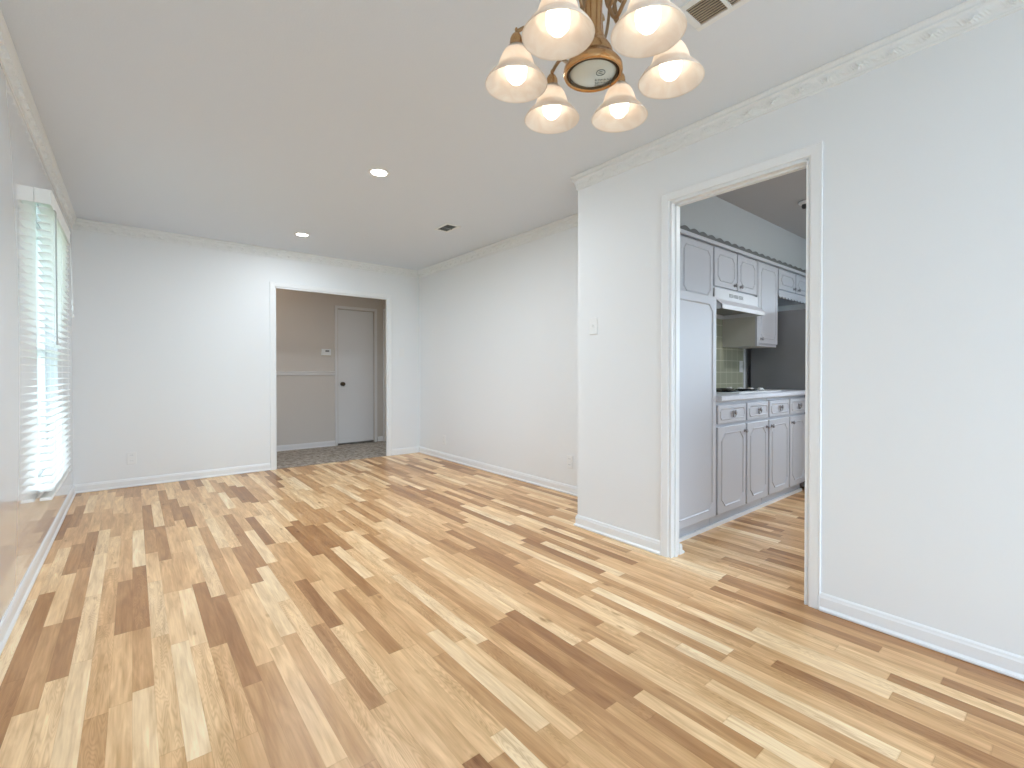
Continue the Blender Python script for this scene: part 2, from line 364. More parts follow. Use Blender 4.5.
# ------------------------------------------------------------------ mouldings
def sweep(prof, a, b, out, mb=None, m0=0, m1=0):
    """prof (d,z) d = distance from the wall; a,b 2D ends; out 2D normal; m0/m1 mitre: shift along the run per d"""
    mb = mb or MB(); a = Vector(a); b = Vector(b); out = Vector(out); t = (b - a).normalized()
    r0 = [(*(a + out*d + t*d*m0), z) for d, z in prof]; r1 = [(*(b + out*d + t*d*m1), z) for d, z in prof]
    return mb.loops([r0, r1])
BASE = [(0,0),(0.016,0),(0.0205,0.004),(0.0195,0.012),(0.013,0.018),(0.011,0.02),(0.011,0.060),(0.0085,0.066),(0.007,0.074),(0.003,0.079),(0,0.08)]
CO = 0.058
struct('baseboard_left', sweep(BASE, (XL, YR), (XL, YB), (1,0), m1=-1), M['trim'])
struct('baseboard_back', sweep(BASE, (XL, YB), (OX0-CO, YB), (0,-1), m0=1).loops(sweep(BASE, (OX1+CO, YB), (XR, YB), (0,-1), m1=-1) and [[(*(Vector((OX1+CO, YB))+Vector((0,-1))*d), z) for d, z in BASE], [(*(Vector((XR, YB))+Vector((-1*d,-1*d))), z) for d, z in BASE]]), M['trim'])
struct('baseboard_right', sweep(BASE, (XR, YC), (XR, YB), (-1,0), m1=-1), M['trim'])
b_ = sweep(BASE, (XK, YR), (XK, KY0-CO), (-1,0)); sweep(BASE, (XK, KY1+CO), (XK, YC), (-1,0), b_, m1=1); sweep(BASE, (XK, YC), (XR, YC), (0,1), b_, m0=-1)
struct('baseboard_near_right', b_, M['trim'])
struct('baseboard_kitchen', sweep([(0,0),(0.050,0),(0.053,0.008),(0.043,0.018),(0.028,0.024),(0.028,0.046),(0.020,0.060),(0.008,0.066),(0,0.066)], (XK+KT+0.0005, KY1-0.014), (XK+KT+0.0005, 1.565), (1,0)), M['trim'])
b_ = sweep(BASE, (0.1, HY), (DX0-0.05, HY), (0,-1)); sweep(BASE, (DX1+0.05, HY), (HX, HY), (0,-1), b_)
struct('baseboard_hall', b_, M['door'])

# crown moulding with leaf relief
def crown_profile():
    # (d, z below ceiling) from the wall foot up to the ceiling edge
    pts = [(0.0,-0.094),(0.007,-0.094),(0.0095,-0.090),(0.0095,-0.086),(0.006,-0.083)]
    for k in range(9):                       # relief field, a shallow cove
        t = k/8; pts.append((0.007 + 0.017*t**1.4, -0.081 + 0.044*t))
    pts += [(0.029,-0.034),(0.031,-0.030),(0.029,-0.026),(0.028,-0.020),(0.033,-0.012),(0.038,-0.008),(0.038,-0.001),(0.036,0.0),(0.0,0.0)]
    return pts
CP = crown_profile()
def relief(s, t):
    # running acanthus scroll, s along the run in metres, t 0..1 across
    p = (s / 0.115) % 1.0
    env = max(0.0, 1 - abs(p - 0.5)*2.15)**0.6
    stem = math.exp(-((t - 0.5 - 0.22*math.sin(2*PI*p))/0.10)**2)
    leaf = env*abs(math.sin(9*PI*p + 5*(t-0.5)))*math.exp(-((t-0.5)/0.30)**2)
    flower = math.exp(-(((p-0.5)/0.10)**2 + ((t-0.5)/0.28)**2))
    return 0.005*stem + 0.010*leaf + 0.007*flower
def crown(name, a, b, out, m0=0, m1=0, step=0.006):
    a = Vector(a); b = Vector(b); out = Vector(out); L_ = (b-a).length; t = (b-a)/L_; n = max(2, int(L_/step)); rings = []
    for i in range(n+1):
        ring = []
        for k, (d, z) in enumerate(CP):
            s0 = d*m0; s1 = L_ + d*m1; s = s0 + (s1-s0)*i/n; dd = d; zz = z
            if 5 < k < 13:
                h = relief(s, (k-5)/8); dd = d + h*0.8; zz = z - h*0.45
            ring.append((*(a + t*s + out*dd), HC + zz))
        rings.append(ring)
    return struct(name, MB().loops(rings, smooth=False), M['crown'])
crown('trim_1', (XK, -0.6), (XK, YC), (-1,0), m1=1)
crown('trim_2', (XK, YC), (XR, YC), (0,1), m0=-1, m1=-1, step=0.02)
crown('trim_3', (XR, YC), (XR, YB), (-1,0), m0=1, m1=-1, step=0.007)
crown('trim_4', (XL, YB), (XR, YB), (0,-1), m0=1, m1=-1, step=0.008)
crown('trim_5', (XL, 0.8), (XL, YB), (1,0), m1=-1, step=0.007)

# casings: mitred frame of a profile around an opening
CAS = [(0.010,0.0),(0.010,0.007),(0.013,0.009),(0.048,0.011),(0.051,0.0095),(0.053,0.012),(0.0565,0.012),(0.058,0.009),(0.058,0.0)]  # (offset from opening, proud)
def casing(name, u0, u1, top, fn, mat_=None, width=1.0, z0=0.0):
    """fn(u, proud, z) -> xyz"""
    rings = []
    for (kind) in range(4):
        ring = []
        for o, pr in CAS:
            o *= width
            if kind == 0: p = (u0-o, z0)
            elif kind == 1: p = (u0-o, top+o)
            elif kind == 2: p = (u1+o, top+o)
            else: p = (u1+o, z0)
            ring.append(fn(p[0], pr, p[1]))
        rings.append(ring)
    return struct(name, MB().loops(rings), mat_ or M['trim'])
casing('trim_6', KY0, KY1, KZ, lambda u, p, z: (XK-p, u, z))
casing('trim_7', OX0, OX1, OZ, lambda u, p, z: (u, YB-p, z))
casing('trim_8', DX0, DX1, DZ, lambda u, p, z: (u, HY-p, z), M['door'], 0.8)
casing('trim_9', 6.0, 6.86, 2.03, lambda u, p, z: (HX-p, u, z), M['door'], 0.6)
# jamb linings with a stop bead
j = MB(); jt = 0.008
j.box(XK-0.003, KY1-jt, 0, XK+KT+0.003, KY1, KZ).box(XK-0.003, KY0, 0, XK+KT+0.003, KY0+jt, KZ).box(XK-0.003, KY0, KZ-jt, XK+KT+0.003, KY1, KZ)
j.box(XK+0.03, KY1-jt-0.01, 0, XK+0.055, KY1-jt, KZ-jt).box(XK+0.03, KY0+jt, 0, XK+0.055, KY0+jt+0.01, KZ-jt).box(XK+0.03, KY0+jt, KZ-jt-0.01, XK+0.055, KY1-jt, KZ-jt)
struct('trim_10', j, M['trim'])
j = MB().box(OX0, YB-0.002, 0, OX0+0.006, YB+BT_, OZ).box(OX1-0.006, YB-0.002, 0, OX1, YB+BT_, OZ).box(OX0, YB-0.002, OZ-0.006, OX1, YB+BT_, OZ)
struct('trim_11', j, M['trim'])
# chair rail in the hallway
struct('trim_12', sweep([(0,1.035),(0.010,1.038),(0.018,1.052),(0.012,1.062),(0.022,1.078),(0.022,1.086),(0.006,1.094),(0,1.094)], (0.1, HY), (DX0-0.05, HY), (0,-1)), M['door'])

# ------------------------------------------------------------------ window with blind
win = MB()
fx0, fx1 = XL-0.11, XL-0.055
win.box(fx0, WY0, WZ0, fx1, WY0+0.04, WZ1).box(fx0, WY1-0.04, WZ0, fx1, WY1, WZ1).box(fx0, WY0, WZ0, fx1, WY1, WZ0+0.045).box(fx0, WY0, WZ1-0.04, fx1, WY1, WZ1)
win.box(fx0+0.01, WY0+0.04, 1.20, fx1, WY1-0.04, 1.24)
wo = struct('window_1', win, M['trim'], bevel=0.003)
sash = MB().box(fx0+0.012, 4.12, WZ0+0.045, fx1-0.008, 4.16, 1.20).box(fx0+0.012, 4.12, 1.24, fx1-0.008, 4.16, WZ1-0.04)
sash.build('muntin', M['trim'], wo)
box(fx0+0.02, WY0+0.03, WZ0+0.03, fx0+0.025, WY1-0.03, WZ1-0.03).build('window_pane', M['glass'], wo)
MB().box(XL-0.06, WY0, WZ0-0.001, XL+0.012, WY1, WZ0+0.012).build('window_sill', M['trim'], wo, bevel=0.003)

BY0, BY1, BT, BB = 3.64, 4.64, 2.092, 0.362   # blind extents
bx0 = XL+0.010; bx1 = XL+0.062
bl = thing('window_blind', 'white horizontal two-inch slat blind hanging over the left wall window', 'blind', (XL, (BY0+BY1)/2, BB))
def bb(mb): return mb.xf(Matrix.Translation((-XL, -(BY0+BY1)/2, -BB)))
bb(MB().box(XL+0.001, BY0+0.004, BT-0.060, XL+0.060, BY1-0.004, BT-0.006)).build('headrail', M['blind'], bl, bevel=0.002)
vp = [(0.059,BT-0.082),(0.066,BT-0.082),(0.068,BT-0.078),(0.066,BT-0.070),(0.066,BT-0.016),(0.069,BT-0.008),(0.069,BT),(0.059,BT)]
v = MB(); sweep(vp, (XL, BY0), (XL, BY1), (1,0), v); v.box(XL+0.001, BY0-0.006, BT-0.080, XL+0.066, BY0, BT); v.box(XL+0.001, BY1, BT-0.080, XL+0.066, BY1+0.006, BT)
bb(v).build('valance', M['blind'], bl)
sl = MB(); pitch = 0.0415; n = 0; z = BT-0.10
zs = []
while z > BB+0.05:
    zs.append(z); z -= pitch
for z in zs:
    prof = []
    for k in range(5):
        t = k/4; prof.append((bx0 + (bx1-bx0)*t - XL, z + 0.0022*(1-(2*t-1)**2)))
    prof += [(d, zz-0.0026) for d, zz in reversed(prof)]
    sweep(prof, (XL, BY0+0.003), (XL, BY1-0.003), (1,0), sl)
bb(sl).build('slats', M['blind'], bl)
bb(MB().box(bx0, BY0+0.003, BB, bx1, BY1-0.003, BB+0.018)).build('bottom_rail', M['blind'], bl, bevel=0.004)
for y in (BY0+0.14, (BY0+BY1)/2, BY1-0.14):
    l = MB()
    for x in (bx0-0.001, bx1+0.001): l.tube([(x, y, BT-0.06), (x, y, BB)], 0.0011, 6)
    for z in zs: l.tube([(bx0, y+0.004, z-0.002), (bx1, y+0.004, z-0.002)], 0.0006, 4)
    bb(l).build('ladder_cord', M['cord'], bl)
wx = XL+0.075
bb(MB().tube([(wx-0.006, BY0+0.10, BT-0.083), (wx, BY0+0.10, BT-0.095), (wx+0.002, BY0+0.10, 1.24)], 0.0042, 8).tube([(wx+0.002, BY0+0.10, 1.26), (wx+0.002, BY0+0.10, 1.235)], 0.006, 8)).build('tilt_wand', M['wandm'], bl)
cd = MB()
for dy in (0, 0.012, 0.03):
    cd.tube([(wx-0.004, BY1-0.05+dy*0.4, BT-0.083), (wx+0.003, BY1-0.05+dy, 1.7), (wx+0.006, BY1-0.045+dy, 1.60-dy*3)], 0.0012, 6)
    cd.lathe([(0.0008, 0.035), (0.005, 0.03), (0.0085, 0.0), (0.0005, -0.002)], (wx+0.006, BY1-0.045+dy, 1.565-dy*3), 12)
bb(cd).build('lift_cord', M['cord'], bl)

# glazing behind the camera and in the kitchen
def glazing(name, x0, x1, z0, z1, fn, mull):
    g = MB()
    def bx(u0, v0, u1, v1, d0=-0.03, d1=0.03):
        p = fn(u0, d0, v0); q = fn(u1, d1, v1); g.box(*[min(a, b) for a, b in zip(p, q)], *[max(a, b) for a, b in zip(p, q)])
    bx(x0, z0, x0+0.05, z1); bx(x1-0.05, z0, x1, z1); bx(x0, z0, x1, z0+0.05); bx(x0, z1-0.05, x1, z1)
    for u in mull: bx(u-0.03, z0, u+0.03, z1)
    o = struct(name, g, M['trim'])
    p = fn(x0+0.02, -0.003, z0+0.02); q = fn(x1-0.02, 0.003, z1-0.02)
    box(*[min(a, b) for a, b in zip(p, q)], *[max(a, b) for a, b in zip(p, q)]).build('window_pane', M['glass'], o)
glazing('unseen_window_2', RX0, RX1, RZ0, RZ1, lambda u, d, z: (u, YR-0.05+d, z), (1.0,))  # unseen window, put here to bring in daylight from behind
glazing('window_3', KWY0, KWY1, KWZ0, KWZ1, lambda u, d, z: (KX+0.05+d, u, z), (-0.05,))
glazing('added_window_4', KFX0, KFX1, KFZ0, KFZ1, lambda u, d, z: (u, KF-0.05+d, z), (4.65,))  # unseen window added to throw more daylight on the cabinets
portal(((KFX0+KFX1)/2, KF-0.11, (KFZ0+KFZ1)/2), (KFX1-KFX0, KFZ1-KFZ0), (PI/2, 0, 0))
portal(((RX0+RX1)/2, YR-0.11, (RZ0+RZ1)/2), (RX1-RX0, RZ1-RZ0), (PI/2, 0, 0))
portal((XL-0.125, (WY0+WY1)/2, (WZ0+WZ1)/2), (WZ1-WZ0, WY1-WY0), (0, -PI/2, 0))
portal((KX+0.11, (KWY0+KWY1)/2, (KWZ0+KWZ1)/2), (KWZ1-KWZ0, KWY1-KWY0), (0, PI/2, 0))
struct('added_eave', box(XL-0.12-0.65, -3, HC+0.03, XL-0.12, 7, HC+0.13), M['trim'])  # unseen overhang added to keep sky and sun off the upper slats
struct('lawn_ground', box(-40, -40, -0.30, 40, 40, -0.20), M['lawn'])
struct('neutral_bounce_ground', box(-12, -14, -0.20, 14, YR-0.3, -0.12).box(KX+0.3, YR-0.3, -0.20, 14, 6, -0.12), M['bounce_grey'])  # unseen grey ground, added so light bounced indoors stays neutral

# ------------------------------------------------------------------ hall door and thermostat
d_ = box(DX0+0.004, HY+0.012, 0.03, DX1-0.004, HY+0.05, DZ-0.005)
door = struct('door_1', d_, M['door'], bevel=0.002)
MB().lathe([(0.0,0.0),(0.028,0.0),(0.030,-0.006),(0.012,-0.009),(0.011,-0.03),(0.026,-0.038),(0.030,-0.052),(0.024,-0.064),(0.0,-0.068)], (DX0+0.066, HY+0.012, 0.907), 24, 'y').build('door_knob', M['bronze'], door)
th = thing('thermostat', 'small off-white thermostat on the hallway wall left of the door', 'thermostat', (2.165, HY, 1.365))
box(-0.068, -0.022, -0.052, 0.068, 0, 0.052).build('thermostat_body', M['white'], th, bevel=0.006)
box(-0.012, -0.0235, 0.008, 0.042, -0.0215, 0.034).build('display', M['ventd'], th)
box(-0.068, -0.027, -0.052, 0.068, -0.021, -0.042).build('lower_ledge', M['ventm'], th)

# ------------------------------------------------------------------ wall plates
def plate(name, label, loc, axis, kind, group=None):
    """axis '-x' or '-y': the way it faces"""
    t = thing(name, label, 'outlet' if kind == 'outlet' else 'switch', loc)
    R = Matrix.Identity(4) if axis == '-y' else Matrix.Rotation(-PI/2, 4, 'Z')
    w_, h_ = 0.07, 0.114
    MB().box(-w_/2, -0.006, -h_/2, w_/2, 0, h_/2).xf(R).build('cover_plate', M['white'], t, bevel=0.003)
    if kind == 'outlet':
        for s in (-1, 1):
            c = s*0.026
            MB().loops([[(0.017*math.cos(a)*1.0, y, c+0.014*math.sin(a)) for a in [2*PI*k/16 for k in range(16)]] for y in (-0.006, -0.0085)]).xf(R).build('socket', M['trim'], t)
            MB().box(-0.008, -0.0092, c-0.002, -0.006, -0.0084, c+0.007).box(0.006, -0.0092, c-0.002, 0.008, -0.0084, c+0.007).xf(R).build('slots', M['dark'], t)
    else:
        MB().box(-0.006, -0.007, -0.013, 0.006, -0.006, 0.013).xf(R).build('toggle_recess', M['trim'], t)
        MB().loops([[(-0.004,-0.006,-0.006),(0.004,-0.006,-0.006),(0.004,-0.006,0.006),(-0.004,-0.006,0.006)],[(-0.003,-0.018,0.004),(0.003,-0.018,0.004),(0.003,-0.018,0.010),(-0.003,-0.018,0.010)]]).xf(R).build('toggle', M['white'], t)
plate('wall_outlet', 'white duplex outlet low on the back wall near the window', (-0.013, YB, 0.27), '-y', 'outlet')
plate('wall_outlet', 'white duplex outlet low on the recessed right wall beside the projecting wall corner', (XR, 2.86, 0.285), '-x', 'outlet')
plate('wall_outlet', 'white outlet low on the recessed right wall near the far room corner', (XR, 5.0, 0.24), '-x', 'outlet')
plate('light_switch', 'white light switch on the back wall right of the hallway opening', (2.74, YB, 1.34), '-y', 'switch')
plate('light_switch', 'white light switch on the near wall left of the kitchen doorway', (XK, 2.088, 1.39), '-x', 'switch')

# ------------------------------------------------------------------ ceiling fittings
def can(loc, label, power):
    t = thing('recessed_light', label, 'recessed light', loc, 'round recessed downlights in the ceiling')
    MB().lathe([(0.052,0.0),(0.052,-0.003),(0.060,-0.006),(0.072,-0.004),(0.074,0.0)], seg=40).build('trim_ring', M['white'], t)
    MB().lathe([(0.0005,-0.002),(0.030,-0.0025),(0.0525,-0.002)], seg=40).build('lens', M['led'], t)
    l = bpy.data.lights.new('downlight_lamp', 'AREA'); l.shape = 'DISK'; l.size = 0.10; l.energy = power; l.color = (0.86, 0.93, 1.0)
    lo = bpy.data.objects.new('downlight_lamp', l); C.objects.link(lo); lo.parent = t; lo.location = (0, 0, -0.012)
can((1.307, 3.038, HC), 'lit round recessed ceiling light nearer the chandelier', 19.0)
can((1.304, 4.880, HC), 'lit round recessed ceiling light nearer the back wall', 6.5)
def vent(loc, w_, l_, label, lm, split, n):
    t = thing('ceiling_vent', label, 'vent', loc)
    f = 0.026
    MB().box(-w_/2-f, -l_/2-f, -0.006, -w_/2, l_/2+f, 0).box(w_/2, -l_/2-f, -0.006, w_/2+f, l_/2+f, 0).box(-w_/2, -l_/2-f, -0.006, w_/2, -l_/2, 0).box(-w_/2, l_/2, -0.006, w_/2, l_/2+f, 0).build('vent_frame', M['crown'], t, bevel=0.002)
    MB().box(-w_/2, -l_/2, -0.0012, w_/2, l_/2, -0.0004).build('duct_shade_sheet', M['dark'], t)  # flat black sheet stands in for the shade inside the duct
    s = MB()
    for k in range(n):
        x = -w_/2 + w_*(k+0.5)/n; g = w_/n*0.22
        s.loops([[(x-0.0012, y, -0.0012), (x+0.0012, y, -0.0012), (x+0.0020, y, -0.0056), (x-0.0004, y, -0.0056)] for y in (-l_/2+0.001, l_/2-0.001)])
    s.build('louvers', lm, t)
    MB().box(-w_/2, split-0.006, -0.0098, w_/2, split+0.006, -0.0015).build('cross_bar', M['crown'] if lm is M['ventm'] else lm, t)
vent((1.672, 0.80, HC), 0.115, 0.30, 'tan louvered ceiling vent beside the chandelier', M['ventm'], 0.035, 9)
vent((2.298, 3.785, HC), 0.105, 0.185, 'small dark grey ceiling vent near the far right corner', M['ventd'], 0.0, 6)

# ------------------------------------------------------------------ chandelier
CX, CY = 0.8835, 0.7678; R0 = 0.189; ZR = 1.792
ch = thing('chandelier', 'brass six-arm chandelier with frosted bell glass shades hanging from the ceiling', 'chandelier', (CX, CY, HC))
def cz(z): return z - HC
MB().lathe([(0.0,0),(0.062,0),(0.064,-0.006),(0.058,-0.016),(0.040,-0.026),(0.018,-0.034),(0.010,-0.044),(0.0,-0.046)], seg=40).build('ceiling_canopy', M['brass'], ch)
MB().lathe([(0.007,cz(2.40)),(0.007,cz(2.16))], seg=14).build('down_rod', M['brass'], ch)
body = [(0.006,2.17),(0.014,2.165),(0.020,2.15),(0.016,2.135),(0.012,2.12),(0.022,2.10),(0.030,2.085),(0.033,2.06),(0.030,2.03),(0.024,2.01),(0.0225,1.98),(0.0225,1.93),
        (0.026,1.915),(0.030,1.905),(0.031,1.898),(0.040,1.888),(0.047,1.875),(0.050,1.862),(0.051,1.857),(0.056,1.854),(0.058,1.848),(0.066,1.842),(0.0715,1.834),(0.0725,1.824),(0.070,1.818),(0.066,1.817),(0.063,1.822),(0.060,1.828)]
MB().lathe([(r, cz(z)) for r, z in body], seg=56).xf(Matrix.Translation((0, 0, -0.009))).build('center_column', M['brass'], ch)
MB().lathe([(0.0615,cz(1.826)),(0.0600,cz(1.8195)),(0.0580,cz(1.819)),(0.0565,cz(1.824))], seg=56).xf(Matrix.Translation((0, 0, -0.009))).build('bowl_rim', M['bronze'], ch)
sp = MB().lathe([(0.058,cz(1.828)),(0.055,cz(1.822)),(0.045,cz(1.8185)),(0.028,cz(1.816)),(0.010,cz(1.8150)),(0.0004,cz(1.8148))], seg=48).xf(Matrix.Translation((0, 0, -0.009))).build('center_bulb', M['spot'], ch)
pr = MB()                                   # worn unreadable factory stamp on the bulb face
rx = Vector((math.cos(math.radians(-39.19)), math.sin(math.radians(-39.19)), 0)); ry = Vector((-rx.y, rx.x, 0))
def stroke(u0, v0, u1, v1, wd=0.0015):
    u0, v0, u1, v1 = [q*1.35 for q in (u0, v0, u1, v1)]
    a = rx*u0 + ry*v0; b = rx*u1 + ry*v1; d = (b-a); nrm = Vector((-d.y, d.x, 0)).normalized()*wd/2
    def zz(p): return cz(1.8146 + 0.0036*min(1, (p.length/0.045))**2) - 0.0006
    q = [a-nrm, b-nrm, b+nrm, a+nrm]; pr.add([(p.x, p.y, zz(p)) for p in q] + [(p.x, p.y, zz(p)+0.0005) for p in q], [(0,1,2,3),(7,6,5,4),(0,4,5,1),(1,5,6,2),(2,6,7,3),(3,7,4,0)])
for k in range(10):
    a = 2*PI*k/10; b = 2*PI*(k+1)/10; stroke(0.012+0.008*math.cos(a), -0.012+0.008*math.sin(a), 0.012+0.008*math.cos(b), -0.012+0.008*math.sin(b))
stroke(0.008,-0.012,0.016,-0.008); stroke(0.009,-0.016,0.015,-0.014)
rr = random.Random(3)
for row_ in range(3):
    for k in range(6):
        u = 0.006 + k*0.0055 + row_*0.001; v_ = 0.006 + row_*0.009
        stroke(u, v_, u+rr.uniform(-0.001,0.003), v_+rr.uniform(0.003,0.006)); stroke(u, v_+0.003, u+0.0035, v_+rr.uniform(0.001,0.005))
pr.xf(Matrix.Translation((0, 0, -0.0095))).build('bulb_print', M['print'], sp)

def bez(p, n=14):
    """Catmull-Rom through (r,z) points"""
    out = []
    q = [p[0]] + list(p) + [p[-1]]
    for i in range(1, len(q)-2):
        for k in range(n):
            t = k/n; a, b, c, d = q[i-1], q[i], q[i+1], q[i+2]
            out.append(tuple(0.5*((2*b[j]) + (-a[j]+c[j])*t + (2*a[j]-5*b[j]+4*c[j]-d[j])*t*t + (-a[j]+3*b[j]-3*c[j]+d[j])*t**3) for j in range(2)))
    out.append(tuple(p[-1])); return out
def polar(pts, ang):
    return [(r*math.cos(ang), r*math.sin(ang), cz(z)) for r, z in pts]
arm_low = bez([(0.030,2.055),(0.045,2.02),(0.062,1.935),(0.085,1.895),(0.112,1.908),(0.140,1.932),(0.168,1.932),(R0,1.922)])
arm_up = bez([(0.030,2.085),(0.050,2.13),(0.085,2.14),(0.112,2.10),(0.106,2.02),(0.085,1.960),(0.062,1.935),(0.050,1.965),(0.058,1.995),(0.070,1.988)])
shade_out = [(0.0165,0.094),(0.022,0.090),(0.030,0.081),(0.0365,0.070),(0.0415,0.058),(0.0450,0.046),(0.0475,0.038),(0.0495,0.035),(0.057,0.027),(0.066,0.017),(0.0735,0.007),(0.0775,0.0)]
shade_in = [(0.0765,-0.0018),(0.0745,0.0005),(0.0640,0.014),(0.0550,0.024),(0.0475,0.031),(0.0445,0.036),(0.0415,0.046),(0.0380,0.058),(0.0330,0.069),(0.0265,0.079),(0.0165,0.088)]
hold = [(0.0005,0.142),(0.0028,0.140),(0.004,0.135),(0.0025,0.131),(0.006,0.127),(0.011,0.122),(0.0150,0.114),(0.0165,0.104),(0.0155,0.100),(0.0175,0.097),(0.0180,0.092),(0.0200,0.089),(0.0275,0.079),(0.0280,0.075),(0.0250,0.079),(0.012,0.090),(0.0005,0.091)]
bulb = [(0.0095,0.088),(0.010,0.076),(0.014,0.070),(0.021,0.059),(0.0262,0.044),(0.0268,0.032),(0.0235,0.017),(0.014,0.006),(0.0004,0.002)]
def up(prof): return [(r, cz(ZR + h)) for r, h in prof]
for k in range(6):
    ang = math.radians(18.2 + 60*k)
    ca, sa = R0*math.cos(ang), R0*math.sin(ang)
    MB().tube(polar(arm_low, ang), 0.0046, 10).tube(polar(arm_up, ang), 0.0040, 10).build('arm', M['armm'], ch)
    MB().lathe(up(hold), (ca, sa, 0), 28).build('shade_holder', M['brass'], ch)
    MB().lathe(up(shade_out + shade_in), (ca, sa, 0), 40).build('glass_shade', M['shade'], ch)
    MB().lathe(up(bulb), (ca, sa, 0), 24).build('light_bulb', M['bulb'], ch)

# ------------------------------------------------------------------ kitchen
def notch(x0, z0, x1, z1, c):
    """outline with stepped clipped corners"""
    s = [(c, 0), (c*0.72, c*0.30), (c*0.30, c*0.72), (0, c)]
    p = []
    p += [(x0+a, z0+b) for a, b in reversed(s)]; p += [(x1-a, z0+b) for a, b in s]
    p += [(x1-a, z1-b) for a, b in reversed(s)]; p += [(x0+a, z1-b) for a, b in s]
    return p
def front(parent, name, x0, z0, x1, z1, y, knob=None, inset=0.045, c=0.05, handle='knob'):
    """cabinet front in a plane facing -y, coordinates absolute; parent at its own location"""
    L_ = parent.location
    mb = MB().box(x0, y, z0, x1, y+0.018, z1)
    o = mb.xf(Matrix.Translation(-L_)).build(name, M['cab'], parent, bevel=0.004)
    m2 = MB(); i = inset
    A = notch(x0+i, z0+i, x1-i, z1-i, c); B = notch(x0+i+0.006, z0+i+0.006, x1-i-0.006, z1-i-0.006, c*0.92); D = notch(x0+i+0.013, z0+i+0.013, x1-i-0.013, z1-i-0.013, c*0.84)
    m2.loops([[(u, y+0.001, v) for u, v in A], [(u, y-0.006, v) for u, v in B], [(u, y-0.0005, v) for u, v in D]], caps=False)
    m2.xf(Matrix.Translation(-L_)).build('panel_moulding', M['cab'], o)
    if knob:
        k = MB().lathe([(0.0,-0.026),(0.010,-0.0255),(0.0155,-0.021),(0.016,-0.016),(0.008,-0.010),(0.0065,-0.004),(0.013,-0.001),(0.014,0.0)], (knob[0], y, knob[1]), 20, 'y')
        if handle == 'ring': k.tube([(knob[0]+0.024*math.sin(a), y-0.012-0.004*math.cos(a), knob[1]-0.012+0.022*math.cos(a)) for a in [2*PI*q/20 for q in range(21)]], 0.0035, 8)
        k.xf(Matrix.Translation(-L_)).build('knob' if handle == 'knob' else 'ring_pull', M['pewter'], o)
    return o
BYF = 1.572                               # plane of base cabinet doors
# pantry
pan = thing('pantry_cabinet', 'tall pale grey pantry cabinet just inside the kitchen doorway on the left', 'cabinet', (2.80, 1.85, 0))
box(-0.29, -0.26, 0.085, 0.285, 0.268, 1.595).build('carcass', M['cab'], pan)
front(pan, 'pantry_door', 2.515, 0.10, 3.075, 1.588, BYF, None, 0.05, 0.05)
box(-0.29, -0.225, 0, 0.285, -0.205, 0.085).build('toe_kick', M['cab'], pan)
# base cabinets
def base(x0, xm, x1, label, knobs):
    t = thing('base_cabinet', label, 'cabinet', ((x0+x1)/2, 1.85, 0), 'base cabinets under the counter')
    h = (x1-x0)/2
    box(-h, -0.26, 0.085, h, 0.268, 0.878).build('carcass', M['cab'], t)
    box(-h, -0.225, 0, h, -0.205, 0.085).build('toe_kick', M['cab'], t)
    for (a, b, kx) in ((x0, xm, knobs[0]), (xm, x1, knobs[1])):
        front(t, 'drawer', a+0.012, 0.722, b-0.012, 0.852, BYF, ((a+b)/2+0.01, 0.795), 0.022, 0.02, 'ring')
        front(t, 'door', a+0.012, 0.098, b-0.012, 0.700, BYF, (kx, 0.650), 0.042, 0.055)
    return t
base(3.090, 3.530, 3.915, 'pale grey base cabinet with two drawers and two doors beside the tall pantry', (3.495, 3.875))
base(3.920, 4.335, 4.715, 'pale grey base cabinet with two drawers and two doors beside the refrigerator', (3.965, 4.38))
struct('trim_13', MB().box(2.50, 1.606, 0, 4.72, 1.624, 0.022), M['trim'])
ct = MB(); ct.loops([[(x, 1.545, 0.880), (x, 1.540, 0.886), (x, 1.540, 0.912), (x, 1.546, 0.918), (x, KB-0.002, 0.918), (x, KB-0.002, 0.880)] for x in (3.087, 4.72)])
tag(ct.build('countertop', M['counter']), 'pale grey laminate countertop running over the base cabinets', 'countertop')
# cooktop
ck = thing('cooktop', 'white electric cooktop with black burners set in the countertop under the hood', 'cooktop', (3.84, 1.83, 0.918))
box(-0.385, -0.235, 0, 0.385, 0.245, 0.009).build('cooktop_frame', M['white'], ck, bevel=0.004)
box(-0.36, -0.16, 0.009, 0.215, 0.225, 0.013).build('glass_surface', M['black_glass'], ck)
for x, y in ((-0.24, 0.12), (0.10, 0.12), (-0.24, -0.07), (0.10, -0.07)):
    MB().lathe([(0.030,0.013),(0.072,0.013),(0.084,0.016),(0.084,0.022),(0.076,0.022),(0.030,0.020),(0.030,0.013)], (x, y, 0), 28).build('burner', M['black_glass'], ck)
for y in (0.155, 0.06, -0.03, -0.11):
    MB().lathe([(0.024,0.009),(0.023,0.022),(0.017,0.030),(0.0004,0.031)], (0.275, y, 0), 20).build('knob', M['white'], ck)
# backsplash tiles, edge trim, outlet
struct('trim_14', box(3.09, KB-0.008, 0.919, 4.665, KB, 1.60), M['tile'])
struct('trim_15', box(4.665, KB-0.012, 0.919, 4.70, KB, 1.33), M['trim'])
plate('backsplash_outlet', 'white wall plate on the green tile backsplash above the countertop', (4.61, KB-0.008, 1.135), '-y', 'switch')
